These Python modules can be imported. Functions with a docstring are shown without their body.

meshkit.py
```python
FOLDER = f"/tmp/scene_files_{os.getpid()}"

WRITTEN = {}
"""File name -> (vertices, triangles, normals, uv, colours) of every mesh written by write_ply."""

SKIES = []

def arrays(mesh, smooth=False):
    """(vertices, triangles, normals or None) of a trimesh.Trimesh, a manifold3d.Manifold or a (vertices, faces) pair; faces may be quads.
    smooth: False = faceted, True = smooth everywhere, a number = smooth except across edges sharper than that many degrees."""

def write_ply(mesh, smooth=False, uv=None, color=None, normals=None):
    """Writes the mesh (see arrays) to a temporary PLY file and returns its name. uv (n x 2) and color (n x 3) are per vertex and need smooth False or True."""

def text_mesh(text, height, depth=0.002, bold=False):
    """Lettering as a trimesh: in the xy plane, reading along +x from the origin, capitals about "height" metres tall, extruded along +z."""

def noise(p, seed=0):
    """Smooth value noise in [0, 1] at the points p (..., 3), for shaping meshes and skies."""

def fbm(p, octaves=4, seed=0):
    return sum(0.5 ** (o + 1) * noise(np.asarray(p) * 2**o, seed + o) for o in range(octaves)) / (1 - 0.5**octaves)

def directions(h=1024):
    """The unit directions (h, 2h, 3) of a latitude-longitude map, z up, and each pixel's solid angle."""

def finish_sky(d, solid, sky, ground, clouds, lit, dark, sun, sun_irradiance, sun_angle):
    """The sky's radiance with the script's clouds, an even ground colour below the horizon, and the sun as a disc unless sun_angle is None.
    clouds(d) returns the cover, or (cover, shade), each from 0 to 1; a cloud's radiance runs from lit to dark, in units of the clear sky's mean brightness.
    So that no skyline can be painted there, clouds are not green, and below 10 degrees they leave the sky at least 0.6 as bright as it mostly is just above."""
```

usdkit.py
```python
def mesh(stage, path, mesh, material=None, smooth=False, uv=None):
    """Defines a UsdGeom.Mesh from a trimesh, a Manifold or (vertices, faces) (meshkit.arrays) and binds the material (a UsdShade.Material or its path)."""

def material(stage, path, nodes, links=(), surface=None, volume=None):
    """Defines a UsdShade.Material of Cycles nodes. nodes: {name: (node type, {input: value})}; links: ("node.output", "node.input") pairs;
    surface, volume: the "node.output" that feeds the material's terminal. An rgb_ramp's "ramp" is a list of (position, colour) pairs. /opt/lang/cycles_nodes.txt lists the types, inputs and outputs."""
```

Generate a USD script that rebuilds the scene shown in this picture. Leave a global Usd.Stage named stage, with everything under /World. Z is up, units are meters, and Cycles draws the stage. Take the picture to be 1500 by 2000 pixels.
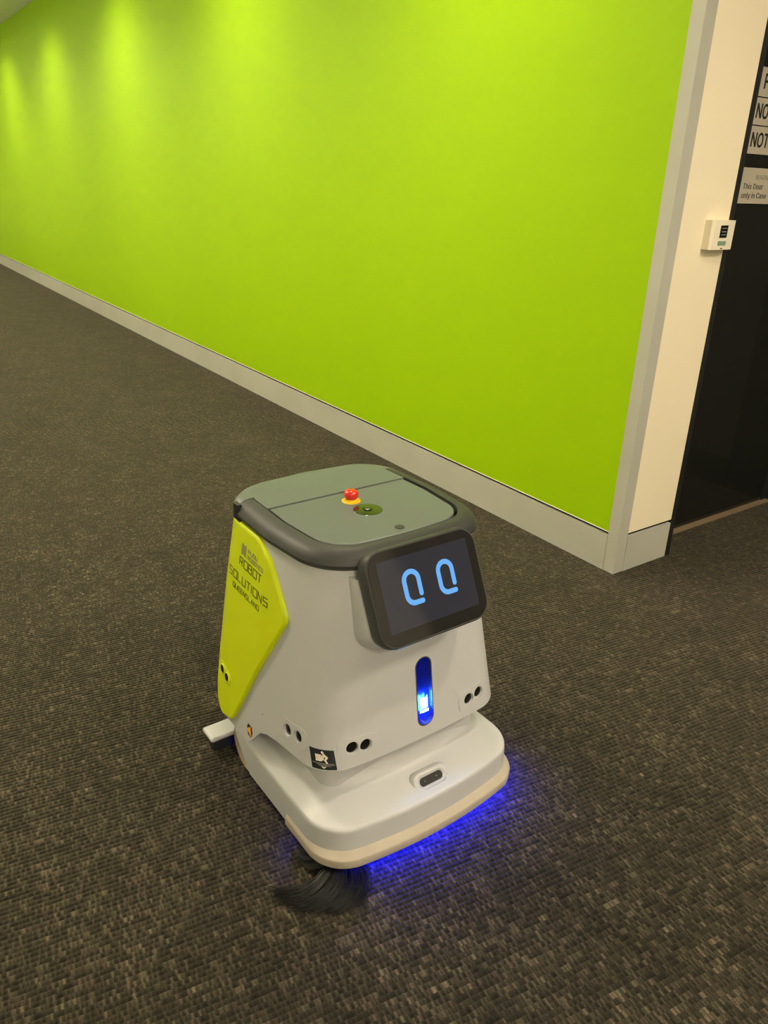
import math, random
import numpy as np
import trimesh, manifold3d
from manifold3d import Manifold, CrossSection
from shapely.geometry import Polygon, LineString, Point, box as sbox
from shapely.ops import unary_union
from shapely import affinity
import usdkit, meshkit
from pxr import Usd, UsdGeom, UsdLux, UsdShade, Gf, Sdf, Vt

random.seed(7); rng = np.random.default_rng(7)
stage = Usd.Stage.CreateInMemory()
UsdGeom.SetStageUpAxis(stage, UsdGeom.Tokens.z); UsdGeom.SetStageMetersPerUnit(stage, 1.0)
UsdGeom.Xform.Define(stage, '/World'); UsdGeom.Scope.Define(stage, '/World/Looks')
A = np.array; PI = math.pi

# ---------------------------------------------------------------- camera
FPX, YAW, PITCH, ROLL = 1504.7016, -0.9569030, 0.4030735, 0.0327200
EYE = A([1.70157, -2.31975, 1.40])
fw = A([math.sin(YAW)*math.cos(PITCH), math.cos(YAW)*math.cos(PITCH), -math.sin(PITCH)])
r0 = A([math.cos(YAW), -math.sin(YAW), 0.0]); u0 = np.cross(r0, fw)
rt = math.cos(ROLL)*r0 + math.sin(ROLL)*u0; up = -math.sin(ROLL)*r0 + math.cos(ROLL)*u0
cam = UsdGeom.Camera.Define(stage, '/World/camera')
M = np.eye(4); M[0, :3] = rt; M[1, :3] = up; M[2, :3] = -fw; M[3, :3] = EYE
cam.AddTransformOp().Set(Gf.Matrix4d(M.tolist()))
cam.CreateHorizontalApertureAttr(36.0); cam.CreateVerticalApertureAttr(48.0)
cam.CreateFocalLengthAttr(FPX/1500*36.0); cam.CreateClippingRangeAttr(Gf.Vec2f(0.05, 100))
EXPOSURE = 0.0
cam.CreateExposureAttr(EXPOSURE)

# ---------------------------------------------------------------- light: ceiling luminaires of the corridor
LAMP_COLOR = (1.0, 0.86, 0.62)
LAMP_POWER = 700.0                      # radiance of one downlight disc
LAMP_Y = -0.68                          # row of recessed downlights along the green wall
LAMP_X = [-14.7, -12.4, -10.1, -7.8, -5.5, -3.2, -0.9, 1.4]
LAMP_R, LAMP_DEEP = 0.085, 0.075
PANEL_POWER = 87.0                      # radiance of one square panel diffuser
PANELS = [(-13.4, -2.5), (-9.2, -2.5), (-5.2, -2.5), (-1.6, -2.6), (2.6, 0.30), (4.0, -2.4)]
CEIL = 3.054
dome = UsdLux.DomeLight.Define(stage, '/World/ambient_sky')
dome.CreateIntensityAttr(0.02); dome.CreateColorAttr(Gf.Vec3f(1.0, 0.9, 0.75))

# ---------------------------------------------------------------- materials
def mat(name, nodes, links=(), surface='p.BSDF'):
    return usdkit.material(stage, '/World/Looks/' + name, nodes, links, surface=surface)
def plain(name, c, rough=0.5, metal=0.0, bump=0.0, bscale=400, spec=0.5, coat=0.0, vary=0.0, vscale=6.0):
    nodes = {'p': ('principled_bsdf', {'base_color': c, 'roughness': rough, 'metallic': metal, 'specular_ior_level': spec, 'coat_weight': coat, 'coat_roughness': 0.1})}
    links = []
    if bump or vary:
        nodes['tc'] = ('texture_coordinate', {})
    if bump:
        nodes['n'] = ('noise_texture', {'scale': bscale, 'detail': 2.0}); nodes['b'] = ('bump', {'strength': bump, 'distance': 0.0006})
        links += [('tc.object', 'n.vector'), ('n.fac', 'b.height'), ('b.normal', 'p.normal')]
    if vary:
        nodes['nv'] = ('noise_texture', {'scale': vscale, 'detail': 4.0})
        lo = tuple(x*(1-vary) for x in c); hi = tuple(min(1, x*(1+vary)) for x in c)
        nodes['rv'] = ('rgb_ramp', {'ramp': [(0.3, lo), (0.7, hi)]})
        links += [('tc.object', 'nv.vector'), ('nv.fac', 'rv.fac'), ('rv.color', 'p.base_color')]
    return mat(name, nodes, links)
def glow(name, c, s):
    return mat(name, {'e': ('emission', {'color': c, 'strength': s})}, surface='e.emission')

WHITE_PLASTIC = plain('white_plastic', (0.465, 0.477, 0.510), 0.42, bump=0.12, bscale=900)
BUMPER = plain('bumper_rubber', (0.40, 0.355, 0.30), 0.6, bump=0.1, bscale=900, vary=0.06, vscale=18)
DARK_PLASTIC = plain('dark_grey_plastic', (0.036, 0.038, 0.038), 0.46, spec=0.3, bump=0.12, bscale=1200)
LID_PLASTIC = plain('lid_grey_plastic', (0.100, 0.116, 0.118), 0.38, bump=0.15, bscale=1200)
BLACK = plain('black_plastic', (0.010, 0.010, 0.011), 0.45)
BLACK_GLOSS = plain('black_gloss', (0.006, 0.006, 0.007), 0.08)
BLACK_RUBBER = plain('black_rubber', (0.012, 0.012, 0.012), 0.7)
BRISTLE = plain('bristle_black', (0.007, 0.0065, 0.006), 0.38, spec=0.4)
TYRE = plain('tan_tyre', (0.30, 0.24, 0.18), 0.7)
LIME = plain('lime_panel', (0.56, 0.66, 0.004), 0.30, bump=0.05, bscale=900)
RED = plain('red_button', (0.62, 0.02, 0.012), 0.22, coat=0.3)
YELLOW = plain('yellow_ring', (0.80, 0.50, 0.01), 0.4)
ORANGE = plain('orange_mark', (0.80, 0.33, 0.02), 0.5)
PRINT_GREY = plain('print_grey', (0.26, 0.27, 0.10), 0.5)
PRINT_DARK = plain('print_dark', (0.06, 0.08, 0.012), 0.5)
PRINT_BLACK = plain('print_black', (0.012, 0.012, 0.010), 0.6)
STICKER = plain('sticker_black', (0.014, 0.018, 0.024), 0.4)
STICKER_WHITE = plain('sticker_white', (0.75, 0.70, 0.60), 0.5)
STICKER_GREY = plain('sticker_grey', (0.22, 0.22, 0.20), 0.5)
LENS = plain('lens_glass', (0.02, 0.028, 0.010), 0.05, coat=0.5)
CHROME = plain('chrome', (0.75, 0.75, 0.75), 0.2, metal=1.0)
SCREEN_GLASS = plain('screen_glass', (0.014, 0.013, 0.013), 0.07)
BLUE_PLATE = plain('blue_plate', (0.0005, 0.0045, 0.20), 0.35, spec=0.2)
ALU = plain('aluminium_grey', (0.43, 0.435, 0.385), 0.5, bump=0.05, bscale=300, vary=0.05, vscale=3)
CREAM = plain('cream_paint', (0.86, 0.775, 0.59), 0.55, bump=0.15, bscale=250)
CEIL_PAINT = plain('ceiling_paint', (0.90, 0.89, 0.86), 0.8)
OFFWHITE = plain('offwhite_paint', (0.80, 0.77, 0.70), 0.6)
CHARCOAL = plain('charcoal_paint', (0.055, 0.055, 0.05), 0.5)
DARK_FRAME = plain('dark_frame', (0.012, 0.013, 0.013), 0.45)
DOOR_GLASS = plain('dark_door_glass', (0.010, 0.011, 0.009), 0.03)
BRONZE = plain('threshold_bronze', (0.30, 0.22, 0.14), 0.45, metal=0.3)
SIGN = plain('sign_plate', (0.46, 0.42, 0.34), 0.45)
THERMO = plain('thermostat_white', (0.80, 0.74, 0.60), 0.45)
LCD_GREEN = plain('lcd_green', (0.20, 0.34, 0.25), 0.3)
SHADOWGAP = plain('shadow_gap', (0.004, 0.004, 0.004), 0.8)
LED_LOGO = glow('led_logo', (0.06, 0.34, 1.0), 220.0)
LED_STRIP = glow('led_strip', (0.0, 0.004, 1.0), 280.0)
EYES = glow('screen_eyes', (0.17, 0.45, 0.92), 1.0)
DISPLAY = mat('display_backlight', {'p': ('principled_bsdf', {'base_color': (0.012, 0.012, 0.014), 'roughness': 0.06, 'emission_color': (0.55, 0.58, 0.85), 'emission_strength': 0.028})})
LAMP = glow('lamp_diffuser', LAMP_COLOR, LAMP_POWER)
PANEL_LAMP = glow('panel_diffuser', LAMP_COLOR, PANEL_POWER)
GREEN = mat('green_paint', {
    'tc': ('texture_coordinate', {}),
    'n': ('noise_texture', {'scale': 260.0, 'detail': 3.0}),
    'b': ('bump', {'strength': 0.25, 'distance': 0.0006}),
    'p': ('principled_bsdf', {'base_color': (0.30, 0.52, 0.001), 'roughness': 0.5, 'specular_ior_level': 0.14})},
    [('tc.object', 'n.vector'), ('n.fac', 'b.height'), ('b.normal', 'p.normal')])

def carpet():
    """loop pile in ribs: flecks along each rib, longer tone changes, a ribbed relief"""
    p = 0.0122
    N, L = {}, []
    def node(name, kind, **inp): N[name] = (kind, inp)
    def m(name, op, a, b=None, c=None):
        inp = {'math_type': op}
        for k, v in (('value1', a), ('value2', b), ('value3', c)):
            if isinstance(v, str): L.append((v, f'{name}.{k}'))
            elif v is not None: inp[k] = v
        N[name] = ('math', inp)
    node('geo', 'geometry'); node('rot', 'vector_rotate', rotate_type='z_axis', angle=math.radians(7.5)); node('sep', 'separate_xyz')
    node('wob', 'noise_texture', scale=7.0, detail=3.0)
    L += [('geo.position', 'rot.vector'), ('rot.vector', 'sep.vector'), ('geo.position', 'wob.vector')]
    m('xw', 'multiply_add', 'wob.fac', 0.010, 'sep.x'); m('xs', 'divide', 'xw.value', p)
    m('row', 'floor', 'xs.value'); m('fr', 'fraction', 'xs.value'); m('fpi', 'multiply', 'fr.value', PI); m('rib', 'sine', 'fpi.value')
    m('rs', 'multiply', 'row.value', 7.37)
    def along(name, freq, detail):
        m(name+'_y', 'multiply', 'sep.y', freq); node(name+'_v', 'combine_xyz'); node(name, 'noise_texture', scale=1.0, detail=detail)
        L.extend([('rs.value', name+'_v.x'), (name+'_y.value', name+'_v.y'), (name+'_v.vector', name+'.vector')])
    along('fleck', 150.0, 0.0); along('tone', 26.0, 1.0); along('hue', 60.0, 0.0)
    node('fine', 'noise_texture', scale=520.0, detail=1.0); node('patch', 'noise_texture', scale=5.0, detail=2.0)
    L += [('geo.position', 'fine.vector'), ('geo.position', 'patch.vector')]
    m('a', 'multiply', 'fleck.fac', 0.36); m('b_', 'multiply_add', 'tone.fac', 0.26, 'a.value'); m('c', 'multiply_add', 'fine.fac', 0.28, 'b_.value'); m('d', 'multiply_add', 'patch.fac', 0.10, 'c.value')
    node('ramp', 'rgb_ramp', ramp=[(0.36, (0.0045, 0.0040, 0.0030)), (0.47, (0.0135, 0.0115, 0.0083)), (0.54, (0.030, 0.0250, 0.0172)), (0.62, (0.080, 0.066, 0.045)), (0.70, (0.15, 0.125, 0.086))])
    node('hramp', 'rgb_ramp', ramp=[(0.35, (0.93, 1.01, 0.90)), (0.5, (1.0, 1.0, 1.0)), (0.65, (1.08, 0.98, 1.02))])
    node('col', 'mix', mix_type='multiply', fac=1.0)
    m('h', 'multiply_add', 'rib.value', 0.8, 'd.value')
    node('bump', 'bump', strength=0.7, distance=0.003)
    node('p', 'principled_bsdf', roughness=0.95, specular_ior_level=0.12, sheen_weight=0.14, sheen_roughness=0.5, sheen_tint=(0.85, 0.8, 0.6))
    L += [('d.value', 'ramp.fac'), ('hue.fac', 'hramp.fac'), ('ramp.color', 'col.color1'), ('hramp.color', 'col.color2'), ('col.color', 'p.base_color'), ('h.value', 'bump.height'), ('bump.normal', 'p.normal')]
    return mat('carpet', N, L)
CARPET = carpet()

# ---------------------------------------------------------------- scene helpers
names = {}
def numbered(parent, name):
    k = names.get((parent, name), 0); names[(parent, name)] = k + 1
    return parent + '/' + (name if k == 0 else f'{name}_{k:03d}')
def tag(prim, label=None, cat=None, group=None, kind=None):
    for k, v in (('label', label), ('category', cat), ('group', group), ('kind', kind)):
        if v: prim.SetCustomDataByKey(k, v)
    return prim
def thing(name, label, cat, matrix=None, loc=None, group=None, kind=None):
    x = UsdGeom.Xform.Define(stage, numbered('/World', name))
    if matrix is not None: x.AddTransformOp().Set(Gf.Matrix4d(matrix.tolist()))
    elif loc is not None: x.AddTranslateOp().Set(Gf.Vec3d(*loc))
    return tag(x.GetPrim(), label, cat, group, kind)
def obj(name, mesh, material, parent=None, smooth=30, **k):
    base = str(parent.GetPath()) if parent is not None else '/World'
    m = usdkit.mesh(stage, numbered(base, name), mesh, material, smooth=smooth)
    return tag(m.GetPrim(), **k)
def cat_(ms): return trimesh.util.concatenate(ms)
def tm(man):
    m = man.to_mesh(); return trimesh.Trimesh(np.array(m.vert_properties[:, :3]), np.array(m.tri_verts), process=False)
def man(t):
    t = trimesh.Trimesh(t.vertices, t.faces, process=True); t.merge_vertices()
    return Manifold(manifold3d.Mesh(np.asarray(t.vertices, np.float32), np.asarray(t.faces, np.uint32)))
def bx(x0, x1, y0, y1, z0, z1, r=0.0):
    """box, edges rounded by r"""
    if r <= 0: return trimesh.creation.box(bounds=[[x0, y0, z0], [x1, y1, z1]])
    s = [Manifold.sphere(r, 12).translate((x, y, z)) for x in (x0+r, x1-r) for y in (y0+r, y1-r) for z in (z0+r, z1-r)]
    return tm(Manifold.batch_hull(s))
def rounded(w, h, r, n=10):
    return sbox(-w/2+r, -h/2+r, w/2-r, h/2-r).buffer(r, quad_segs=n)
def ring(poly, n=96):
    """n points along the outline, counter-clockwise"""
    e = poly.exterior; e = e if e.is_ccw else LineString(list(e.coords)[::-1])
    return A([e.interpolate(t, normalized=True).coords[0] for t in np.linspace(0, 1, n, endpoint=False)])
def loft(rings, cap=True):
    """closed loft of rings (k, n, 3)"""
    R = np.asarray(rings); k, n = R.shape[:2]; v = R.reshape(-1, 3); f = []
    for i in range(k-1):
        a = i*n + np.arange(n); b = i*n + (np.arange(n)+1) % n
        f += [np.stack([a, b, b+n], 1), np.stack([a, b+n, a+n], 1)]
    f = np.vstack(f)
    if cap:
        c0, c1 = R[0].mean(0), R[-1].mean(0); v = np.vstack([v, c0, c1]); i = np.arange(n); j = (i+1) % n
        f = np.vstack([f, np.stack([j, i, np.full(n, k*n)], 1), np.stack([(k-1)*n+i, (k-1)*n+j, np.full(n, k*n+1)], 1)])
    t = trimesh.Trimesh(v, f, process=False)
    if cap and t.volume < 0: t.invert()
    return t
def lathe(profile, n=48):
    t = trimesh.creation.revolve(A(profile, float), sections=n)
    if t.volume < 0: t.invert()
    return t
def extr(poly, h):
    gs = getattr(poly, 'geoms', [poly])
    return cat_([trimesh.creation.extrude_polygon(g, h, engine='earcut') for g in gs])
def frame(origin, x, y, z):
    T = np.eye(4); T[:3, 0] = x; T[:3, 1] = y; T[:3, 2] = z; T[:3, 3] = origin; return T
def moved(t, T):
    t = t.copy(); t.apply_transform(T); return t
def fine(t, edge):
    v, f = trimesh.remesh.subdivide_to_size(t.vertices, t.faces, edge, max_iter=12)
    return trimesh.Trimesh(v, f, process=True)

# lettering in squared strokes, one unit tall (for the side panel) -----------------------------
GL = {'R': [[(0,0),(0,1),(.62,1),(.62,.5),(0,.5)],[(.28,.5),(.62,0)]], 'O': [[(0,.08),(0,1),(.68,1),(.68,0),(0,0),(0,.1)]],
      'B': [[(0,0),(0,1),(.58,1),(.58,.54),(0,.54)],[(.58,.54),(.64,.48),(.64,0),(0,0)]], 'T': [[(0,1),(.62,1)],[(.31,1),(.31,0)]],
      'S': [[(.62,1),(0,1),(0,.52),(.62,.52),(.62,0),(0,0)]], 'L': [[(0,1),(0,0),(.55,0)]], 'U': [[(0,1),(0,0),(.64,0),(.64,1)]],
      'I': [[(0.02,0),(0.02,1)]], 'N': [[(0,0),(0,1),(.64,0),(.64,1)]], 'Q': [[(0,.08),(0,1),(.68,1),(.68,0),(0,0),(0,.1)],[(.45,.2),(.76,-.12)]],
      'E': [[(.58,1),(0,1),(0,0),(.58,0)],[(0,.52),(.5,.52)]], 'A': [[(0,0),(.33,1),(.66,0)],[(.14,.32),(.52,.32)]], 'D': [[(0,0),(0,1),(.5,1),(.66,.8),(.66,0),(0,0)]],
      'P': [[(0,0),(0,1),(.62,1),(.62,.45),(0,.45)]], 'C': [[(.6,1),(0,1),(0,0),(.6,0)]]}
GW = {'I': .06, 'L': .56, 'A': .66, 'T': .62, 'E': .58, 'C': .6}
def strokes(text, width, height, weight):
    """2D shape of text fitted to width x height, lower-left at the origin"""
    x, parts = 0.0, []
    for c in text:
        if c != ' ':
            for l in GL[c]: parts.append(affinity.translate(LineString(l), x, 0))
        x += GW.get(c, .64) + .26 if c != ' ' else .4
    g = unary_union(parts); b = g.bounds
    g = affinity.scale(affinity.translate(g, -b[0], 0), (width-weight)/(b[2]-b[0]), height-weight, origin=(0, 0))
    return affinity.translate(g.buffer(weight/2, cap_style=2, join_style=2), weight/2, weight/2)

# ================================================================ THE SETTING
XL, XR, YB = -17.0, 4.5, -3.3       # corridor ends, far side
ALC = 1.30                          # depth of the door alcove
fl = obj('floor', bx(XL-.1, XR+.1, YB-.1, ALC+.15, -0.10, 0.0), CARPET, smooth=False, label='dark brown ribbed loop carpet running along the corridor', kind='structure', cat='floor')
holes = unary_union([Point(x, y).buffer(LAMP_R+.004, quad_segs=8) for x in LAMP_X for y in (LAMP_Y,)])
cg = extr(sbox(XL-.1, YB-.1, XR+.1, ALC+.15).difference(holes), .1); cg.apply_translation((0, 0, CEIL))
obj('ceiling', cg, CEIL_PAINT, smooth=False, label='pale ceiling above the green wall', kind='structure', cat='ceiling')
obj('wall_back', bx(XL, -0.052, 0.0, 0.12, 0.1655, CEIL), GREEN, smooth=False, label='long bright lime green painted corridor wall', kind='structure', cat='wall')
obj('wall_front', bx(XL, XR, YB-.1, YB, 0.0, CEIL), OFFWHITE, smooth=False, label='off-white wall on the far side of the corridor', kind='structure', cat='wall')
obj('wall_left', bx(XL-.1, XL, YB, 0.12, 0.0, CEIL), OFFWHITE, smooth=False, label='off-white wall closing the corridor end', kind='structure', cat='wall')
obj('wall_right', bx(XR, XR+.1, YB, ALC+.12, 0.0, CEIL), OFFWHITE, smooth=False, label='off-white wall behind the photographer', kind='structure', cat='wall')
obj('wall_return', bx(-0.10, -0.002, 0.055, 0.325, 0.1655, CEIL), CREAM, smooth=False, label='narrow cream painted wall return beside the dark glass door', kind='structure', cat='wall')
# skirting: aluminium lengths with a butt joint, a shadow gap above
seg = [(XL, -10.9), (-10.899, -7.605), (-7.603, -4.05), (-4.0485, -0.052)]
bb = thing('baseboard_back', 'grey aluminium skirting board along the foot of the green wall', 'baseboard', kind='structure')
for a, b in seg:
    obj('skirting_length', bx(a, b, -0.003, 0.1, 0.0, 0.152), ALU, bb, smooth=False)
obj('shadow_gap', bx(XL, -0.052, 0.012, 0.1, 0.152, 0.1655), SHADOWGAP, bb, smooth=False)
obj('wall_edge_bead', bx(XL, -0.052, -0.0015, 0.004, 0.1640, 0.1675), OFFWHITE, bb, smooth=False, label='thin white bead at the foot of the green wall')
b2 = thing('baseboard_right', 'short grey aluminium skirting piece under the cream wall return', 'baseboard', kind='structure')
obj('skirting_length', bx(-0.10, 0.001, 0.055, 0.322, 0.0, 0.152), ALU, b2, smooth=False)
obj('shadow_gap', bx(-0.10, -0.012, 0.055, 0.322, 0.152, 0.1655), SHADOWGAP, b2, smooth=False)
obj('trim_1', bx(-0.052, 0.0, -0.002, 0.055, 0.0, CEIL, 0.0015), ALU, smooth=False, label='upright grey aluminium corner post at the end of the green wall', kind='structure', cat='trim')

# dark glass door in the alcove -----------------------------------------------------------------
DX = -0.14
d = thing('door_1', 'black framed dark glass door with notice signs beside the cream wall', 'door', kind='structure')
obj('frame', bx(-0.16, 0.0, 0.325, 0.352, 0.0, CEIL), DARK_FRAME, d, smooth=False)
obj('frame', bx(-0.19, DX+.004, 0.352, 0.405, 0.012, CEIL), DARK_FRAME, d, smooth=False)
obj('frame', bx(-0.19, DX+.004, 1.262, ALC, 0.012, CEIL), DARK_FRAME, d, smooth=False)
obj('frame', bx(-0.19, DX+.004, 0.405, 1.262, 2.45, CEIL), DARK_FRAME, d, smooth=False)
obj('door_glass', bx(-0.175, DX, 0.405, 1.262, 0.014, 2.45), DOOR_GLASS, d, smooth=False)
obj('threshold', bx(-0.19, DX+.022, 0.352, ALC, 0.0, 0.012), BRONZE, d, smooth=False, label='bronze threshold strip')
obj('wall_alcove', cat_([bx(-0.19, 0.085, ALC, ALC+.12, 0.0, CEIL)]), DARK_FRAME, smooth=False, label='black panel closing the door alcove beside the dark glass door', kind='structure', cat='wall')
obj('wall_alcove', cat_([bx(0.085, XR, ALC, ALC+.12, 0.15, CEIL)]), CHARCOAL, smooth=False, label='charcoal wall to the right of the door alcove', kind='structure', cat='wall')
obj('baseboard_alcove', bx(0.085, XR, ALC-.004, ALC+.12, 0.0, 0.15), DARK_FRAME, smooth=False, label='black skirting under the charcoal alcove wall', kind='structure', cat='baseboard')

# signs on the glass ------------------------------------------------------------------------------
def on_glass(t, y, z):            # text in xy plane, +x along +y of the room, facing +x
    return moved(t, frame((DX+.0032, y, z), (0, 1, 0), (0, 0, 1), (1, 0, 0)))
def squeeze(t, k): t = t.copy(); t.apply_scale([k, 1, 1]); return t
s1 = thing('notice_sign', 'grey stacked three-line notice sign with large black letters on the dark door', 'sign')
for (z0, z1), txt, ty, tz in (((1.7305, 1.824), 'F', .588, 1.757), ((1.6385, 1.7275), 'NO', .572, 1.662), ((1.542, 1.6355), 'NOT', .574, 1.567)):
    obj('plate', bx(DX+.0002, DX+.0032, 0.541, 0.93, z0, z1, 0.001), SIGN, s1, smooth=False)
    obj('lettering', on_glass(squeeze(meshkit.text_mesh(txt, 0.046, 0.0006, bold=True), .86), ty, tz), PRINT_BLACK, s1, smooth=False)
s2 = thing('warning_sign', 'small grey warning sign with fine print below the notice sign', 'sign')
obj('plate', bx(DX+.0002, DX+.0032, 0.545, 0.86, 1.370, 1.496, 0.001), SIGN, s2, smooth=False)
for txt, y, z, h in (('WARNING', .655, 1.455, .018), ('This Door', .583, 1.422, .019), ('only in Case', .583, 1.390, .019)):
    obj('lettering', on_glass(squeeze(meshkit.text_mesh(txt, h, 0.0006), 1.12), y, z), STICKER_GREY if txt == 'WARNING' else PRINT_BLACK, s2, smooth=False)

# thermostat on the return wall ------------------------------------------------------------------------
th = thing('wall_controller', 'small white wall thermostat with a dark display on the cream wall return', 'thermostat', loc=(-0.002, 0.258, 1.222))
prof = Polygon([(0, -.066), (0, .066), (.026, .066), (.034, .058), (.0375, .03), (.0385, 0), (.0375, -.03), (.034, -.058), (.026, -.066)])
obj('body', extr(prof, .096), THERMO, th)
obj('display', bx(.036, .0392, -.028, .012, .040, .080), BLACK_GLOSS, th, smooth=False)
obj('display_line', cat_([bx(.0391, .0395, -.022, .006, z, z+.003) for z in (.048, .058, .069)]), STICKER_GREY, th, smooth=False)
obj('indicator_panel', bx(.036, .0392, -.030, .014, .014, .029), LCD_GREEN, th, smooth=False, label='green indicator panel')
obj('indicator_line', bx(.0391, .0395, -.028, .012, .0205, .0225), PRINT_GREY, th, smooth=False)
obj('mark', bx(.0375, .0388, -.012, .000, .003, .006), PRINT_BLACK, th, smooth=False)

# ceiling luminaires (outside the frame; they light the corridor and shine in the paint) -------------
for x in LAMP_X:
    for y in (LAMP_Y,):
        l = thing('ceiling_light', 'recessed round ceiling downlight of the corridor', 'ceiling light', loc=(x, y, CEIL), group='corridor ceiling downlights')
        obj('reflector', lathe([(LAMP_R+.012, -.004), (LAMP_R+.012, 0), (LAMP_R+.004, 0), (LAMP_R+.004, .1), (LAMP_R, .1), (LAMP_R-.002, -.002)][::-1]+[(LAMP_R-.002, -.002)], 32), CEIL_PAINT, l)
        obj('lamp', lathe([(0, LAMP_DEEP), (LAMP_R-.004, LAMP_DEEP), (LAMP_R-.004, LAMP_DEEP+.01), (0, LAMP_DEEP+.01)], 32), LAMP, l)

for x, y in PANELS:
    l = thing('ceiling_panel', 'recessed square ceiling light panel of the corridor', 'ceiling light', loc=(x, y, CEIL), group='corridor ceiling light panels')
    fr = trimesh.creation.extrude_polygon(sbox(-.32, -.32, .32, .32).difference(sbox(-.29, -.29, .29, .29)), .02, engine='earcut'); fr.apply_translation((0, 0, -.02))
    obj('frame', fr, CEIL_PAINT, l, smooth=False)
    obj('diffuser', bx(-.29, .29, -.29, .29, -.012, -.001), PANEL_LAMP, l, smooth=False)

# ================================================================ THE ROBOT
PSI = math.radians(1.2)
RM = np.eye(4); RM[0, :3] = (math.cos(PSI), math.sin(PSI), 0); RM[1, :3] = (-math.sin(PSI), math.cos(PSI), 0); RM[3, :3] = (0.3, -1.425, 0)
bot = thing('cleaning_robot', 'grey and lime floor cleaning robot with a digit face screen on the carpet', 'robot', matrix=RM)

def plan(z, grow=0.0):
    """outline of the body at height z: (u forward, v left)"""
    t = (z-.14)/.53
    hw = .295 - .115*(z-.14); uf = .338 - .151*z; ur = -.262 + .022*t
    hf = hw - .020 + .002*t                 # half width at the front corners
    rf = .085 + .034*t; 
    bulge = .014 + .004*t
    pts = [(ur+.002, -hw+.040), (-.165, -hw+.006), (0.02, -hw), (uf-bulge, -hf)]
    pts += [(uf - bulge*(v/hf)**2, v) for v in np.linspace(-hf, hf, 21)[1:-1]]
    pts += [(uf-bulge, hf), (0.02, hw), (-.165, hw-.006), (ur+.002, hw-.040), (ur-.012, 0.0)]
    p = affinity.translate(Polygon(pts), 0, .010*t)
    p = p.buffer(-rf, quad_segs=24).buffer(rf, quad_segs=24)
    if grow: p = p.buffer(grow, quad_segs=24)
    return p
NR = 240
def plan_ring(z, grow=0.0):
    """NR points at fixed angles about (0,0)"""
    p = plan(z, grow); c = A(p.exterior.coords)[:-1]
    a = np.arctan2(c[:, 1], c[:, 0]); o = np.argsort(a); a, c = a[o], c[o]
    a = np.concatenate([a[-3:]-2*PI, a, a[:3]+2*PI]); c = np.vstack([c[-3:], c, c[:3]])
    th = np.linspace(-PI, PI, NR, endpoint=False)
    # intersection of ray at angle th with polyline, by interpolation in angle on the segment
    i = np.searchsorted(a, th, 'right')-1; p0, p1 = c[i], c[i+1]
    dd = np.stack([np.cos(th), np.sin(th)], 1); e = p1-p0
    t = (p0[:, 1]*dd[:, 0]-p0[:, 0]*dd[:, 1])/(e[:, 0]*dd[:, 1]-e[:, 1]*dd[:, 0]+1e-15)
    return p0 + np.clip(t, 0, 1)[:, None]*e
def sstep(x, a, b):
    t = np.clip((x-a)/(b-a), 0, 1); return t*t*(3-2*t)
def skirt(u, v):
    """height of the body's lower edge"""
    side = np.interp(u, [-.3, -.12, .0, .02, .05, .08, .12, .2, .3], [.146, .146, .152, .168, .208, .222, .229, .236, .237])
    return side
ZT = .672
zs = np.linspace(.146, ZT, 30)
R = np.stack([np.c_[plan_ring(z), np.full(NR, z)] for z in zs])
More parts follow.
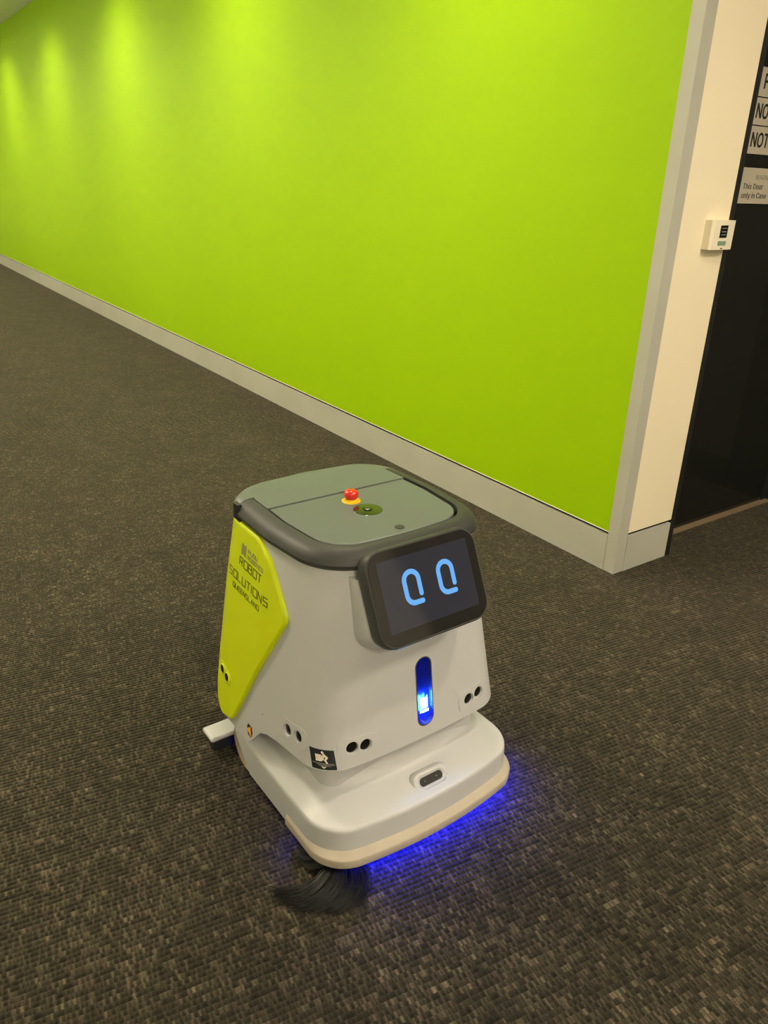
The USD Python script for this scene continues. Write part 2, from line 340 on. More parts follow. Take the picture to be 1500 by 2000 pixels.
def body_at(ang_i, z):
    """point of the body surface for ring index arrays and heights"""
    k = np.clip((z-zs[0])/(zs[1]-zs[0]), 0, len(zs)-1.001); i = k.astype(int); f = (k-i)[:, None]
    return np.c_[(R[i, ang_i, :2]*(1-f) + R[i+1, ang_i, :2]*f), z]
idx = np.arange(NR)
zb = skirt(R[3, :, 0], R[3, :, 1])
rows = [body_at(idx, zb + (ZT-zb)*t) for t in np.linspace(0, 1, 40)]
# rolled lower lip and closed inside
lip = rows[0].copy(); cxy = lip[:, :2]*(1-.006/np.linalg.norm(lip[:, :2], axis=1)[:, None])
inner0 = np.c_[cxy, zb-.002]
inner1 = np.c_[lip[:, :2]*(1-.016/np.linalg.norm(lip[:, :2], axis=1)[:, None]), zb+.004]
inner2 = np.c_[inner1[:, :2]*.98, np.full(NR, .30)]
body_s = man(loft(np.stack([inner2, inner1, inner0] + rows)))
outer_t = loft(np.stack(rows))

def side_v(u, z, s):
    """distance of the body's side s (-1, 1) from the centre plane at (u, z), by interpolation on the outline"""
    u = np.atleast_1d(u); z = np.atleast_1d(z); out = np.empty(len(u))
    k = np.clip((z-zs[0])/(zs[1]-zs[0]), 0, len(zs)-1.001); i = k.astype(int); f = k-i
    for q in range(len(u)):
        vals = []
        for lv in (i[q], i[q]+1):
            c = R[lv]; m = s*c[:, 1] > 0.1; cu, cv = c[m, 0], s*c[m, 1]; o = np.argsort(cu); vals.append(np.interp(u[q], cu[o], cv[o]))
        out[q] = vals[0]*(1-f[q]) + vals[1]*f[q]
    return out
def front_u(v, z):
    v = np.atleast_1d(v); z = np.atleast_1d(z); out = np.empty(len(v))
    k = np.clip((z-zs[0])/(zs[1]-zs[0]), 0, len(zs)-1.001); i = k.astype(int); f = k-i
    for q in range(len(v)):
        vals = []
        for s in (i[q], i[q]+1):
            c = R[s]; m = c[:, 0] > 0.1; cu, cv = c[m, 0], c[m, 1]; o = np.argsort(cv); vals.append(np.interp(v[q], cv[o], cu[o]))
        out[q] = vals[0]*(1-f[q]) + vals[1]*f[q]
    return out
def front_frame(v, z, off=0.0):
    e = .004
    p = A([front_u(v, z)[0], v, z]); tv = A([front_u(v+e, z)[0]-front_u(v-e, z)[0], 2*e, 0]); tz = A([front_u(v, z+e)[0]-front_u(v, z-e)[0], 0, 2*e])
    n = np.cross(tv, tz); n /= np.linalg.norm(n); x = tv/np.linalg.norm(tv); y = np.cross(n, x)
    return frame(p + n*off, x, y, n)
def side_frame(u, z, s, off=0.0):
    e = .004
    p = A([u, s*side_v(u, z, s)[0], z]); tu = A([2*e, s*(side_v(u+e, z, s)[0]-side_v(u-e, z, s)[0]), 0]); tz = A([0, s*(side_v(u, z+e, s)[0]-side_v(u, z-e, s)[0]), 2*e])
    n = np.cross(tu, tz)*(-s); n /= np.linalg.norm(n); x = tu/np.linalg.norm(tu)*(-s); y = np.cross(n, x)
    return frame(p + n*off, x, y, n)

# recesses in the body: sensor eyes, light capsule
SENS = [front_frame(v, z) for v, z in ((-.181, .283), (-.148, .278), (.148, .278), (.181, .283))]
SENS += [side_frame(u, z, s) for s in (-1, 1) for u, z in ((.155, .280), (.194, .286))]
cut = []
for T in SENS:
    c = Manifold.cylinder(.010, .0132, .0150, 40).translate((0, 0, -.0062)); cut.append(c.transform(T[:3]))
PILL_Z, PILL_H, PILL_W = .350, .170, .044
PT = front_frame(0.014, PILL_Z)
pill = rounded(PILL_W, PILL_H, PILL_W/2-.0005, 16)
cut.append(man(extr(pill, .05)).translate((0, 0, -.012)).transform(PT[:3]))
# the screen's pedestal grows out of the body
TILT = math.radians(25.2); SW, SH, SR = .292, .207, .042
SC = A([.303, -.004, .6315])
sx = A([0., 1, 0]); sy = A([-math.sin(TILT), 0, math.cos(TILT)]); sn = np.cross(sx, sy)
ST = frame(SC, sx, sy, sn)
def plate_ring(w, h, r, z, n=120): return np.c_[ring(rounded(w, h, r, 12), n), np.full(n, z)]
ped = loft(np.stack([plate_ring(SW+.012, SH+.004, .05, -.13), plate_ring(SW+.004, SH+.0, .045, -.06), plate_ring(SW-.004, SH-.008, .042, -.044), plate_ring(SW-.016, SH-.02, .04, -.038)]))
ped = man(moved(ped, ST))
keep = Manifold.cube((1.0, 1.0, .40)).translate((-.5, -.5, .26))
body_s = body_s + (ped ^ keep).trim_by_plane((0, 0, -1), -.664)
for c in cut: body_s = body_s - c
body = obj('body', tm(body_s), WHITE_PLASTIC, bot, smooth=32, label='light grey tapered plastic body shell')

# dark lenses of the ultrasonic sensors
for k, T2 in enumerate(SENS):
    obj('sensor_lens', moved(lathe([(0, -.0042), (.0126, -.0050), (.0131, -.0068), (0, -.0068)], 32), T2), BLACK_GLOSS, body, label='round black sensor lens')
def mid(Ta, Tb):
    T = np.eye(4); n = Ta[:3, 2]+Tb[:3, 2]; n /= np.linalg.norm(n); x = Tb[:3, 3]-Ta[:3, 3]; x -= n*(x@n); x /= np.linalg.norm(x)
    T[:3, 0] = x; T[:3, 2] = n; T[:3, 1] = np.cross(n, x); T[:3, 3] = (Ta[:3, 3]+Tb[:3, 3])/2; return T
def pad(center_T, w, h):
    pr = rounded(w, h, h*.36)
    o = [np.c_[ring(pr, 72), np.zeros(72)-.02], np.c_[ring(pr, 72), np.zeros(72)+.0002], np.c_[ring(pr.buffer(-.0014), 72), np.zeros(72)+.0010]]
    return man(moved(loft(np.stack(o)), center_T))

# light capsule
cap = thing_parent = obj('light_capsule', moved(cat_([extr(pill.buffer(-.0004), .0015)]), PT @ frame((0, 0, -.0115), (1, 0, 0), (0, 1, 0), (0, 0, 1))), BLUE_PLATE, bot, label='dark blue glass light capsule')
rim = pill.buffer(.0012).difference(pill.buffer(-.0012))
obj('capsule_rim', moved(extr(rim, .0118), PT @ frame((0, 0, -.0112), (1, 0, 0), (0, 1, 0), (0, 0, 1))), CHROME, cap)
LG = []
lg = unary_union([sbox(-.0100, -.014, -.0052, .010), Polygon([(-.0100, .010), (-.0052, .015), (.0005, .012), (.0005, -.010), (-.0042, -.014), (-.0042, .006)]), sbox(.0012, -.014, .0046, .011),
                  Polygon([(.0054, -.014), (.0102, -.014), (.0102, .016), (.0054, .011)])])
words = affinity.translate(strokes('PUDU', .024, .0062, .0014), -.012, -.024)
obj('glowing_logo', moved(extr(unary_union([lg, words]).buffer(.0003), .0012), PT @ frame((0, -.030, -.0045), (1, 0, 0), (0, 1, 0), (0, 0, 1))), LED_LOGO, cap, smooth=False, label='glowing blue-white logo')

# neck under the body, dark gap light
neck_r = [np.c_[plan_ring(.24, -.045)*1.0, np.full(NR, z)] for z in (.10, .30)]
obj('neck', loft(np.stack(neck_r)), WHITE_PLASTIC, bot, smooth=40)
obj('gap_window', moved(bx(-.026, .026, -.012, .012, -.004, .004, .003), frame((.2565, -.016, .213), (0, 1, 0), (0, 0, 1), (1, 0, 0))), BLACK_GLOSS, bot)

# ---- shroud: lower front housing around the body
def shroud_plan(hw, uf, rf, bulge, ur=-.14, taper=.0):
    pts = [(ur, -hw), (.1, -hw), (uf-bulge, -hw+taper)] + [(uf-bulge*(v/hw)**2, v) for v in np.linspace(-hw+taper, hw-taper, 25)[1:-1]] + [(uf-bulge, hw-taper), (.1, hw), (ur, hw)]
    p = Polygon(pts); q = p.buffer(-rf, quad_segs=24).buffer(rf, quad_segs=24)
    rear = p.intersection(sbox(-1, -1, .12, 1))        # keep the square rear corners
    return unary_union([q, rear])
def ang_ring(p, z, n=320, c0=(.10, 0)):
    c = A(p.exterior.coords)[:-1]-A(c0); th = np.linspace(-PI, PI, n, endpoint=False)
    a = np.arctan2(c[:, 1], c[:, 0]); o = np.argsort(a); a, c = a[o], c[o]
    a = np.concatenate([a[-3:]-2*PI, a, a[:3]+2*PI]); c = np.vstack([c[-3:], c, c[:3]])
    i = np.searchsorted(a, th, 'right')-1; p0, p1 = c[i], c[i+1]; e = p1-p0; dd = np.stack([np.cos(th), np.sin(th)], 1)
    t = (p0[:, 1]*dd[:, 0]-p0[:, 0]*dd[:, 1])/(e[:, 0]*dd[:, 1]-e[:, 1]*dd[:, 0]+1e-15)
    return np.c_[p0+np.clip(t, 0, 1)[:, None]*e+A(c0), np.full(n, z)]
RINGS = [ang_ring(shroud_plan(.214, .253, .10, .03), .205), ang_ring(shroud_plan(.219, .258, .10, .03), .184), ang_ring(shroud_plan(.226, .265, .10, .03), .166), ang_ring(shroud_plan(.236, .275, .10, .03), .1535),
         ang_ring(shroud_plan(.247, .287, .10, .03), .1475), ang_ring(shroud_plan(.2530, .2950, .102, .03), .1460),
         ang_ring(shroud_plan(.2785, .361, .096, .032), .1240), ang_ring(shroud_plan(.2805, .3650, .096, .032), .1210), ang_ring(shroud_plan(.2820, .3675, .096, .033), .1170), ang_ring(shroud_plan(.2825, .3685, .096, .034), .1120),
         ang_ring(shroud_plan(.283, .370, .098, .034), .090), ang_ring(shroud_plan(.2835, .371, .098, .034), .062), ang_ring(shroud_plan(.283, .371, .098, .034), .037), ang_ring(shroud_plan(.275, .365, .095, .034), .032)]
sh = man(loft(np.stack(RINGS[::-1])))
# slanting rear edge in front of the wheel, and the sensor window pocket
sh = sh.trim_by_plane((1/1.381, 0, .953/1.381), .0149)
IRT = frame((.330, .012, .1350), (0, 1, 0), A([-.64, 0, .768]), A([.768, 0, .64]))
irp = rounded(.098, .044, .018); irh = rounded(.066, .020, .0095)
boss = loft(np.stack([np.c_[ring(irp.buffer(.006), 96), np.full(96, -.05)], np.c_[ring(irp.buffer(.004), 96), np.full(96, -.006)], np.c_[ring(irp, 96), np.full(96, .0015)], np.c_[ring(irp.buffer(-.003), 96), np.full(96, .0035)], np.c_[ring(irp.buffer(-.005), 96), np.full(96, .004)]]))
irc = loft(np.stack([np.c_[ring(irh, 96), np.full(96, -.006)], np.c_[ring(irh, 96), np.full(96, .0005)], np.c_[ring(irh.buffer(.006), 96), np.full(96, .0042)], np.c_[ring(irh.buffer(.007), 96), np.full(96, .02)]]))
sh = sh + man(moved(boss, IRT)) - man(moved(irc, IRT))
shroud = obj('base_shroud', tm(sh), WHITE_PLASTIC, bot, smooth=24, label='cream-lit sloping plastic shroud around the base')
win = obj('infrared_window', moved(extr(irh.buffer(-.0003), .003), IRT @ frame((0, 0, -.0045), (1, 0, 0), (0, 1, 0), (0, 0, 1))), BLACK, shroud, smooth=False, label='black obstacle sensor window')
for x in (-.017, .017):
    obj('sensor_dot', moved(lathe([(0, 0), (.0018, 0), (.0014, .0006), (0, .0008)], 16), IRT @ frame((x, 0, -.0016), (1, 0, 0), (0, 1, 0), (0, 0, 1))), CHROME, shroud)

# bumper band round the front of the shroud
def half_band(outs, ins):
    """open band between outer rings and inner rings, only where u > u_cut"""
    m = man(loft(np.stack(outs))) - man(loft(np.stack(ins)))
    return m.trim_by_plane((1, 0, 0), .175)
out = [ang_ring(shroud_plan(.280, .380, .096, .034), .028), ang_ring(shroud_plan(.286, .386, .096, .034), .030), ang_ring(shroud_plan(.288, .389, .096, .034), .035), ang_ring(shroud_plan(.2885, .3895, .096, .034), .0525), ang_ring(shroud_plan(.2870, .3865, .096, .034), .0555), ang_ring(shroud_plan(.2825, .375, .096, .034), .0660), ang_ring(shroud_plan(.281, .3715, .096, .034), .0670)]
inn = [ang_ring(shroud_plan(.271, .368, .09, .034), .01), ang_ring(shroud_plan(.271, .368, .09, .034), .1)]
obj('bumper', tm(half_band(out, inn)), BUMPER, bot, smooth=35, label='beige rubber bumper strip around the base front')

# blue under-glow strip, facing the floor behind the bumper
strip = shroud_plan(.262, .361, .09, .034).difference(shroud_plan(.254, .353, .088, .034)).intersection(sbox(.235, -1, 1, 1))
obj('underglow_strip', moved(extr(strip, .004), frame((0, 0, .028), (1, 0, 0), (0, 1, 0), (0, 0, 1))), LED_STRIP, bot, smooth=False, label='blue light strip under the bumper')
under = shroud_plan(.24, .335, .09, .034)
obj('underside', moved(extr(under.difference(sbox(-1, -1, .02, 1)), .05), frame((0, 0, .036), (1, 0, 0), (0, 1, 0), (0, 0, 1))), BLACK, bot, smooth=False)
obj('chassis', bx(-.24, .1, -.20, .20, .04, .16, .02), BLACK, bot)

# wheels, squeegee, side brush
for s in (-1, 1):
    w = lathe([(0, -.02), (.04, -.02), (.05, -.016), (.064, -.022), (.069, -.016), (.070, 0), (.069, .016), (.064, .022), (.05, .016), (.04, .02), (0, .02)], 64)
    obj('wheel', moved(w, frame((-.070, s*.245, .0705), (1, 0, 0), (0, 0, 1), (0, -1, 0))), TYRE, bot, label='tan drive wheel')
sq = obj('squeegee', cat_([bx(-.226, -.164, -.318, .318, .041, .055, .0065)]), WHITE_PLASTIC, bot, label='rear squeegee bar sticking out at the side')
obj('squeegee_rubber', bx(-.212, -.180, -.306, .306, .0, .043, .004), BLACK_RUBBER, sq)
obj('squeegee_arm', bx(-.23, -.15, -.06, .06, .06, .13, .01), BLACK, sq)
HUB = A([.288, -.222, .020])
br = obj('side_brush', moved(lathe([(0, -.004), (.042, -.004), (.050, .0), (.046, .008), (.02, .014), (.02, .03), (0, .03)], 40), frame(HUB, (1, 0, 0), (0, 1, 0), (0, 0, 1))), BLACK, bot, label='round side brush with long black bristles')
tubes = []
def bristle(pts, r0):
    pts = A(pts); n = len(pts); d = np.gradient(pts, axis=0); d /= np.linalg.norm(d, axis=1)[:, None]
    a = np.cross(d, (0, 0, 1.)); a /= np.linalg.norm(a, axis=1)[:, None]+1e-9; b = np.cross(d, a)
    rr = r0*np.linspace(1, .45, n)[:, None]
    v = np.stack([pts+rr*(a*math.cos(t)+b*math.sin(t)) for t in (0, 2*PI/3, 4*PI/3)], 1).reshape(-1, 3); f = []
    for i in range(n-1):
        for j in range(3):
            k = (j+1) % 3; f += [[i*3+j, i*3+k, i*3+3+k], [i*3+j, i*3+3+k, i*3+3+j]]
    return v, A(f)
vs, fs, base = [], [], 0
for tuft in range(34):
    ph = 2*PI*tuft/34 + rng.uniform(-.03, .03)
    pw = (ph+PI) % (2*PI)-PI
    full = -.95 < pw < .45
    L0 = (rng.uniform(.090, .104) + .02*max(0, -pw))*(1 if full else .22); sw0 = rng.uniform(.55, .80); zl = rng.uniform(0, .010)
    for q in range(40):
        a0 = ph + rng.normal(0, .045); ro = .048 + rng.uniform(-.004, .006); L = L0 + rng.normal(0, .006)
        sweep = sw0 + rng.normal(0, .05); lift = zl + rng.uniform(0, .010)
        pts = []
        for t in np.linspace(0, 1, 9):
            r_ = ro + L*t; aa = a0 - sweep*t**1.7
            z = .022*(1-t)**1.25 + .0025 + lift*t*(1.25-t)
            pts.append((HUB[0]+r_*math.cos(aa), HUB[1]+r_*math.sin(aa), z))
        v, f = bristle(pts, .0009); vs.append(v); fs.append(f+base); base += len(v)
obj('bristles', trimesh.Trimesh(np.vstack(vs), np.vstack(fs), process=False), BRISTLE, br, smooth=True, kind='stuff')

# ---- lime side panels
PO = Polygon([(-.208, .670), (-.028, .670), (.034, .640), (.120, .533), (-.055, .205), (-.078, .165), (-.140, .148), (-.198, .205), (-.213, .30)])
PO = PO.buffer(-.030, quad_segs=14).buffer(.030, quad_segs=14)
PO = unary_union([PO, sbox(-.208, .63, -.12, .670)])
TH = .009
def plate_grid(poly, h, b):
    """height field over a refined triangulation: smooth rounded edge"""
    inner = poly.buffer(-b*1.0)
    t0 = trimesh.creation.extrude_polygon(poly, 1.0, engine='earcut')
    lev = [poly.buffer(-b*(1-math.cos(PI/2*k/6))) for k in range(7)]
    zz = [h-b+b*math.sin(PI/2*k/6) for k in range(7)]
    n = 260; rings_ = [np.c_[ring(poly, n), np.zeros(n)]]
    ref = ring(poly, n)
    rows_ = [np.c_[ref, np.full(n, -.004)], np.c_[ref, np.full(n, zz[0])]]
    for g, z in zip(lev[1:], zz[1:]):
        e = g.exterior; pts = A([e.interpolate(e.project(Point(p))).coords[0] for p in ref]); rows_.append(np.c_[pts, np.full(n, z)])
    R_ = np.stack(rows_); k = len(R_); v = R_.reshape(-1, 3); f = []
    for i in range(k-1):
        a = i*n+np.arange(n); c = i*n+(np.arange(n)+1) % n; f += [np.stack([a, c, c+n], 1), np.stack([a, c+n, a+n], 1)]
    side = trimesh.Trimesh(v, np.vstack(f), process=False)
    capv, capf = trimesh.creation.triangulate_polygon(Polygon(R_[-1][:, :2]).buffer(0), engine='earcut')
    cap_ = fine(trimesh.Trimesh(np.c_[capv, np.full(len(capv), h)], capf), .014)
    return cat_([side, cap_])
for s in (-1, 1):
    g = plate_grid(PO, TH, .0075)
    v = g.vertices; hv = side_v(v[:, 0], v[:, 1], s); g.vertices = np.c_[v[:, 0], s*(hv+v[:, 2]), v[:, 1]]
    nrm = g.face_normals; big = np.abs(g.area_faces*0+1)
    if (g.face_normals[:, 1]*g.area_faces).sum()*s < 0: g.invert()
    pn = obj('side_panel', g, LIME, bot, smooth=40, label='glossy lime side panel')
    Ta, Tb = side_frame(-.146, .272, s, TH), side_frame(-.118, .264, s, TH)
    T = mid(Ta, Tb); obj('sensor_pad', tm(pad(T, .072, .034)), LIME, pn, smooth=30)
    for T2 in (Ta, Tb):
        obj('sensor_rim', moved(lathe([(.0105, .000), (.0105, .0030), (.0120, .0034), (.0135, .0022), (.0140, .000)], 32), T2), LIME, pn)
        obj('sensor_lens', moved(lathe([(0, .0005), (0, .0022), (.0108, .0022), (.0108, .0005)], 32), T2), BLACK_GLOSS, pn, label='round black sensor lens')
    def printed(shape, u, z, material, name='lettering', skew=0.0):
        g2 = affinity.scale(shape, s*-1.0, 1, origin=(0, 0)) if s > 0 else shape
        g2 = affinity.translate(g2, u, z)
        t = fine(extr(g2, .0005), .02); t.vertices = t.vertices + A([0, 0, TH+.0002])
        w = t.vertices; hv = side_v(w[:, 0], w[:, 1], s); t.vertices = np.c_[w[:, 0], s*(hv+w[:, 2]), w[:, 1]]
        obj(name, t, material, pn, smooth=False)
    def line(text, w, h, wt, u, z, material):
        sh_ = strokes(text, w, h, wt); printed(sh_, u if s < 0 else u+w, z, material)
    line('ROBOT', .116, .0215, .0023, -.106, .5725, PRINT_DARK)
    line('SOLUTIONS', .203, .0215, .0023, -.158, .5300, PRINT_DARK)
    line('QUEENSLAND', .142, .0125, .0014, -.131, .5065, PRINT_DARK)
    line('PUDU', .050, .011, .0022, -.066, .6150, PRINT_GREY)
    line('ROBOTICS', .080, .011, .0022, -.066, .6005, PRINT_GREY)
    ic = unary_union([sbox(-.0120, -.014, -.0060, .010), Polygon([(-.0120, .010), (-.0060, .015), (.0005, .012), (.0005, -.010), (-.0048, -.014), (-.0048, .006)]), sbox(.0018, -.014, .0052, .011), Polygon([(.0064, -.014), (.0122, -.014), (.0122, .016), (.0064, .011)])])
    printed(ic, -.0875 if s < 0 else -.0875+.05, .6155, PRINT_GREY, 'logo')

# ---- top: dark rim, lids
LZ = .708
def lid_plan(grow=0.0):
    p = plan(.665).buffer(.004+grow, quad_segs=24); return p
def rim_ring(grow, z, n=NR):
    p = plan(.665).buffer(.004+grow, quad_segs=24) if .004+grow else plan(.665)
    return ang_ring(p, z, n, (0, 0))
top_rings = [rim_ring(-.016, .6725), rim_ring(-.007, .6730), rim_ring(.001, .6755), rim_ring(.0055, .680), rim_ring(.0062, .687), rim_ring(.002, .696), rim_ring(-.006, .7045), rim_ring(-.017, .7105), rim_ring(-.028, .7130), rim_ring(-.040, .7135)]
top_s = man(loft(np.stack(top_rings)))
SPL = -.066
lidp = lid_plan(-.047); lidp = Polygon([(min(max(x, SPL), 1), y) for x, y in lidp.exterior.coords]).buffer(0)
lidp = lidp.intersection(sbox(SPL, -1, .205, 1)).buffer(-.045).buffer(.045)
lidp = unary_union([lidp, lid_plan(-.047).intersection(sbox(SPL, -1, SPL+.10, 1))])
well = lidp.buffer(.0080, join_style=1)
EB = -.146                                  # where the bar ends
tongue = lid_plan(-.042).intersection(sbox(EB, -1, SPL-.003, 1))
rear_zone = unary_union([sbox(-1, -1, EB, 1), tongue])
def prism(poly, z0, z1):
    return man(moved(extr(poly, z1-z0), frame((0, 0, z0), (1, 0, 0), (0, 1, 0), (0, 0, 1))))
rear_cover = top_s ^ prism(rear_zone.intersection(sbox(-.5, -.5, .5, .5)), .6, .8)
gap = rear_zone.buffer(.0028, join_style=2).intersection(sbox(-.5, -.5, .5, .5))
bar = top_s - prism(gap, .6, .8) - prism(well, .690, .8)
obj('rear_cover', tm(rear_cover), LID_PLASTIC, bot, smooth=30, label='dark grey rear tank cover')
obj('carry_bar', tm(bar), DARK_PLASTIC, bot, smooth=30, label='rounded dark grey rim around the top front')
obj('lid_gap', tm(prism(lid_plan(-.0095), .66, .692)), SHADOWGAP, bot, smooth=False)
lid_m = loft(np.stack([np.c_[ring(lidp, 240), np.full(240, .692)], np.c_[ring(lidp, 240), np.full(240, .7100)], np.c_[ring(lidp.buffer(-.0015), 240), np.full(240, .7118)], np.c_[ring(lidp.buffer(-.004), 240), np.full(240, .7124)]]))
lidm = man(lid_m)
cavT = frame((.053, .009, .7124), (1, 0, 0), (0, 1, 0), (0, 0, 1))
lidm = lidm - Manifold.cylinder(.02, .0335, .0345, 64).translate((.053, .009, .7035))
lid_o = obj('front_lid', tm(lidm), LID_PLASTIC, bot, smooth=30, label='dark grey front lid with stop button and camera')
# emergency stop
SB = frame((-.010, .005, .7124), (1, 0, 0), (0, 1, 0), (0, 0, 1))
es = obj('stop_button', moved(lathe([(0, .004), (.0115, .004), (.0118, .0080), (.0150, .0095), (.0168, .0128), (.0172, .0172), (.0166, .0215), (.0148, .0250), (.0110, .0275), (.006, .0286), (0, .0289)], 48), SB), RED, lid_o, label='red mushroom emergency stop button')
obj('stop_collar', moved(lathe([(0, 0), (.0225, 0), (.0225, .0010), (.0215, .0018), (.0150, .0020), (.0135, .0065), (.0115, .0070), (0, .0070)], 48), SB), YELLOW, lid_o, label='yellow collar under the stop button')
obj('ceiling_camera', moved(lathe([(0, -.006), (.0325, -.006), (.0325, -.0005), (.030, .0004), (.013, .0012), (.0115, .0006), (.0100, -.0016), (0, -.0016)], 56), cavT), LENS, lid_o, label='round dark glossy upward camera dome')
obj('camera_lens', moved(lathe([(0, -.0016), (.0090, -.0016), (.0085, .0010), (.0060, .0020), (.003, .0026), (.0, .0028)], 40), cavT), BLACK_GLOSS, lid_o)
obj('camera_glint_ring', moved(lathe([(.0030, .0022), (.0046, .0022), (.0042, .0028), (.0032, .0030)][::-1]+[(.0030, .0022)], 32), cavT), CHROME, lid_o)
obj('lid_latch', moved(lathe([(0, 0), (.0105, 0), (.0105, .0012), (.0095, .0022), (0, .0026)], 40), frame((.170, .012, .7124), (1, 0, 0), (0, 1, 0), (0, 0, 1))), DARK_PLASTIC, lid_o, label='small round latch button')
for s in (-1, 1):
    obj('hinge', bx(EB-.006, EB+.016, s*.224-.006, s*.224+.006, .671, .7105, .002), BLACK, bot)
    T = side_frame(-.135, .668, s, .0035); obj('hinge_clip', moved(bx(-.010, .010, -.012, .006, -.004, .0035, .0015), T), BLACK, bot)

# ---- face screen
hs = [plate_ring(SW-.022, SH-.026, .036, -.044), plate_ring(SW-.014, SH-.018, .038, -.0425), plate_ring(SW-.004, SH-.006, .040, -.034), plate_ring(SW, SH, .041, -.018), plate_ring(SW-.001, SH-.001, .041, -.006), plate_ring(SW-.004, SH-.004, .040, -.0015), plate_ring(SW-.008, SH-.008, .038, 0.0), plate_ring(SW-.011, SH-.011, .037, -.0005)]
scr = obj('screen_housing', moved(loft(np.stack(hs)), ST), DARK_PLASTIC, bot, smooth=35, label='black tilted screen housing')
gl = obj('screen_glass', moved(extr(rounded(SW-.013, SH-.013, .036, 12), .0008), ST @ frame((0, 0, -.0003), (1, 0, 0), (0, 1, 0), (0, 0, 1))), SCREEN_GLASS, scr, smooth=False)
OFF = ST @ frame((0, .004, .0005), (1, 0, 0), (0, 1, 0), (0, 0, 1))
dsp = obj('display', moved(extr(rounded(.236, .148, .002), .0003), OFF), DISPLAY, scr, smooth=False, label='dimly lit display with light blue eyes')
w = .0108
def eye(cx, cy):
    hw_, hh = .0182, .0325                   # centre line half size
    pts = [(hw_, -hh+.0155)] + [(hw_*math.cos(a), hh-.0182+.0182*math.sin(a)) for a in np.linspace(0, PI, 24)] + [(-hw_, -hh+.018)]
    pts += [(-hw_+.018+.018*math.cos(a), -hh+.018+.018*math.sin(a)) for a in np.linspace(PI, 1.5*PI, 14)] + [(hw_-.0005, -hh)]
    return affinity.translate(LineString(pts).buffer(w/2, quad_segs=8), cx, cy)
for cx, cy in ((-.0425, .0105), (.0465, .0095)):
    obj('eye', moved(extr(eye(cx, cy), .0003), ST @ frame((0, 0, .0009), (1, 0, 0), (0, 1, 0), (0, 0, 1))), EYES, scr, smooth=False, label='glowing light blue eye')

# ---- stickers and marks on the body, raised sensor pads
def on_front_sheet(shape, v0, z0, off, h=.0004, step=.012):
    """shape in (v, z) metres about (v0, z0), wrapped on the front-right corner of the body by arc length"""
    t = fine(extr(shape, h), step); x = t.vertices[:, 0]; y = t.vertices[:, 1]; d_ = t.vertices[:, 2]+off
    k = np.clip((z0+y-zs[0])/(zs[1]-zs[0]), 0, len(zs)-1.001)
    pts = np.empty((len(x), 3))
    for q in range(len(x)):
        i = int(k[q]); f = k[q]-i; c = R[i]*(1-f)+R[i+1]*f
        j0 = int(np.argmin(np.abs(c[:, 1]-v0)+(c[:, 0] < 0.1)*9)); roll = np.roll(c[:, :2], NR//2-j0, axis=0)
        s_ = np.r_[0, np.cumsum(np.linalg.norm(np.diff(roll, axis=0), axis=1))]; m_ = slice(NR//2-10, NR//2+11); s_ -= np.interp(v0, roll[m_, 1], s_[m_])
        px, py = np.interp(x[q], s_, roll[:, 0]), np.interp(x[q], s_, roll[:, 1])
        qx, qy = np.interp(x[q]+.003, s_, roll[:, 0]), np.interp(x[q]+.003, s_, roll[:, 1])
        n = A([qy-py, -(qx-px)]); n /= np.linalg.norm(n)
        pts[q] = (px+n[0]*d_[q], py+n[1]*d_[q], z0+y[q])
    t.vertices = pts
    return t
def pad_shape(tilt, dx):
    p = affinity.rotate(rounded(.100, .050, .017), tilt, origin=(0, 0))
    return p.difference(unary_union([Point(-dx, -math.tan(math.radians(tilt))*dx).buffer(.0152), Point(dx, math.tan(math.radians(tilt))*dx).buffer(.0152)]))
for sgn in (-1, 1):
    obj('sensor_pad', on_front_sheet(pad_shape(sgn*7, .0168), sgn*.1645, .2805, .0001, .0009, .010), WHITE_PLASTIC, body, smooth=30)
    t = fine(extr(affinity.translate(pad_shape(9, .0198), .1745, .283), .0009), .01); q_ = t.vertices; hv = side_v(q_[:, 0], q_[:, 1], sgn); t.vertices = np.c_[q_[:, 0], sgn*(hv+q_[:, 2]+.0001), q_[:, 1]]
    if sgn < 0: t.invert()
    obj('sensor_pad', t, WHITE_PLASTIC, body, smooth=30)
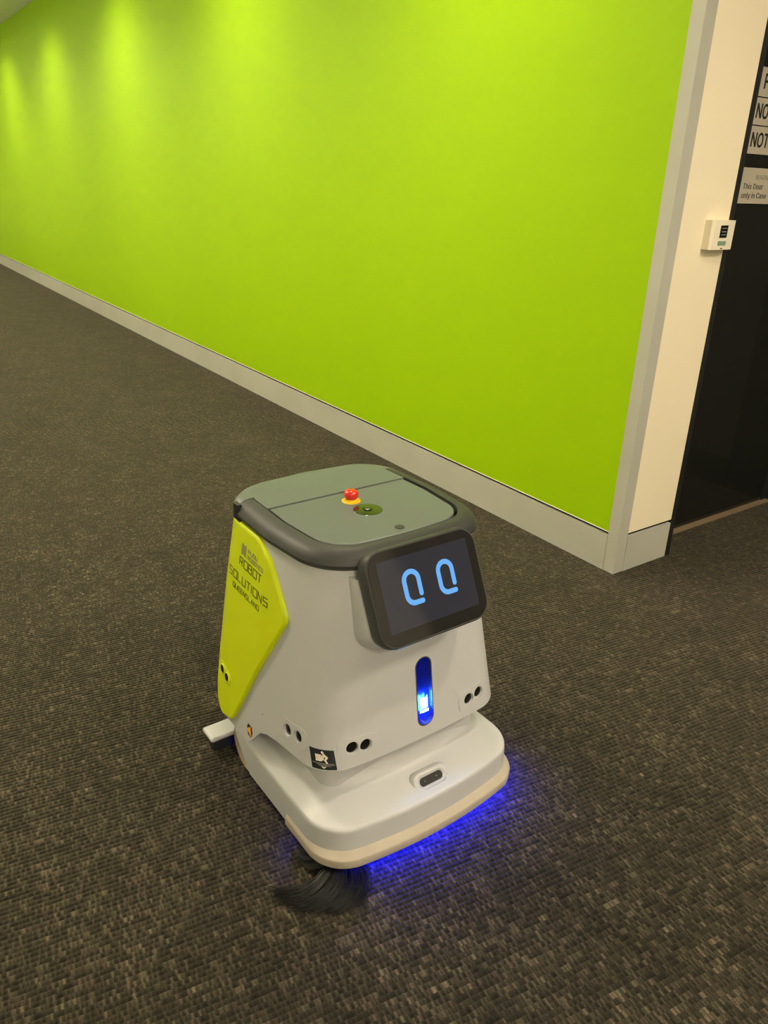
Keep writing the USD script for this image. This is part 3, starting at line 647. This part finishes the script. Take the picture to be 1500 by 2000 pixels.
V0, Z0 = -.240, .2625
lab = obj('warning_label', on_front_sheet(sbox(-.0275, -.0225, .0275, .0215), V0, Z0, .0006, .0004, .005), STICKER, bot, smooth=40, label='black sticker with a white pushing figure')
fig = [sbox(-.0155, -.004, -.0015, .0105), LineString([(.0005, .0085), (-.0015, -.0015), (-.004, -.0035), (-.0155, -.0035)]).buffer(.0010), Point(.0020, .0155).buffer(.0030),
       LineString([(.0045, .0100), (.0010, -.0005)]).buffer(.0014), LineString([(.0042, .0105), (.0100, .0050)]).buffer(.0026), LineString([(.0100, .0040), (.0052, -.0010), (.0085, -.0065)]).buffer(.0019)]
obj('pictogram', on_front_sheet(unary_union(fig), V0, Z0, .0011, .0003, .005), STICKER_WHITE, lab, smooth=False)
obj('small_print', on_front_sheet(unary_union([sbox(-.024, -.0100, .024, -.0083), sbox(-.014, -.0126, .025, -.0116), sbox(-.010, -.0147, .016, -.0138)]), V0, Z0, .0011, .0003, .005), STICKER_GREY, lab, smooth=False)
obj('arrow', on_front_sheet(Polygon([(-.0058, -.0160), (.0058, -.0160), (0, -.0202)]), V0, Z0, .0011, .0003, .005), STICKER_WHITE, lab, smooth=False)
def on_flank(shape, u, z, s, off, h=.0004):
    t = fine(extr(affinity.translate(shape, u, z), h), .01); w_ = t.vertices; hv = side_v(w_[:, 0], w_[:, 1], s); t.vertices = np.c_[w_[:, 0], s*(hv+w_[:, 2]+off), w_[:, 1]]
    return t
hexa = Polygon([(-.012, .004), (-.008, .012), (.008, .012), (.014, .0), (.010, -.013), (-.004, -.013)]).buffer(.0015)
ws = obj('caution_label', on_flank(hexa, .007, .189, -1, .0003), STICKER, bot, smooth=40, label='small black caution sticker with an orange triangle')
obj('triangle', on_flank(Polygon([(-.0125, -.002), (.004, .0115), (.0118, -.0115)]).buffer(.0006), .007, .189, -1, .0008), ORANGE, ws, smooth=False)
obj('scuff', on_flank(Point(0, 0).buffer(.0022), .055, .262, -1, .0001, .0002), STICKER_GREY, bot, smooth=False)
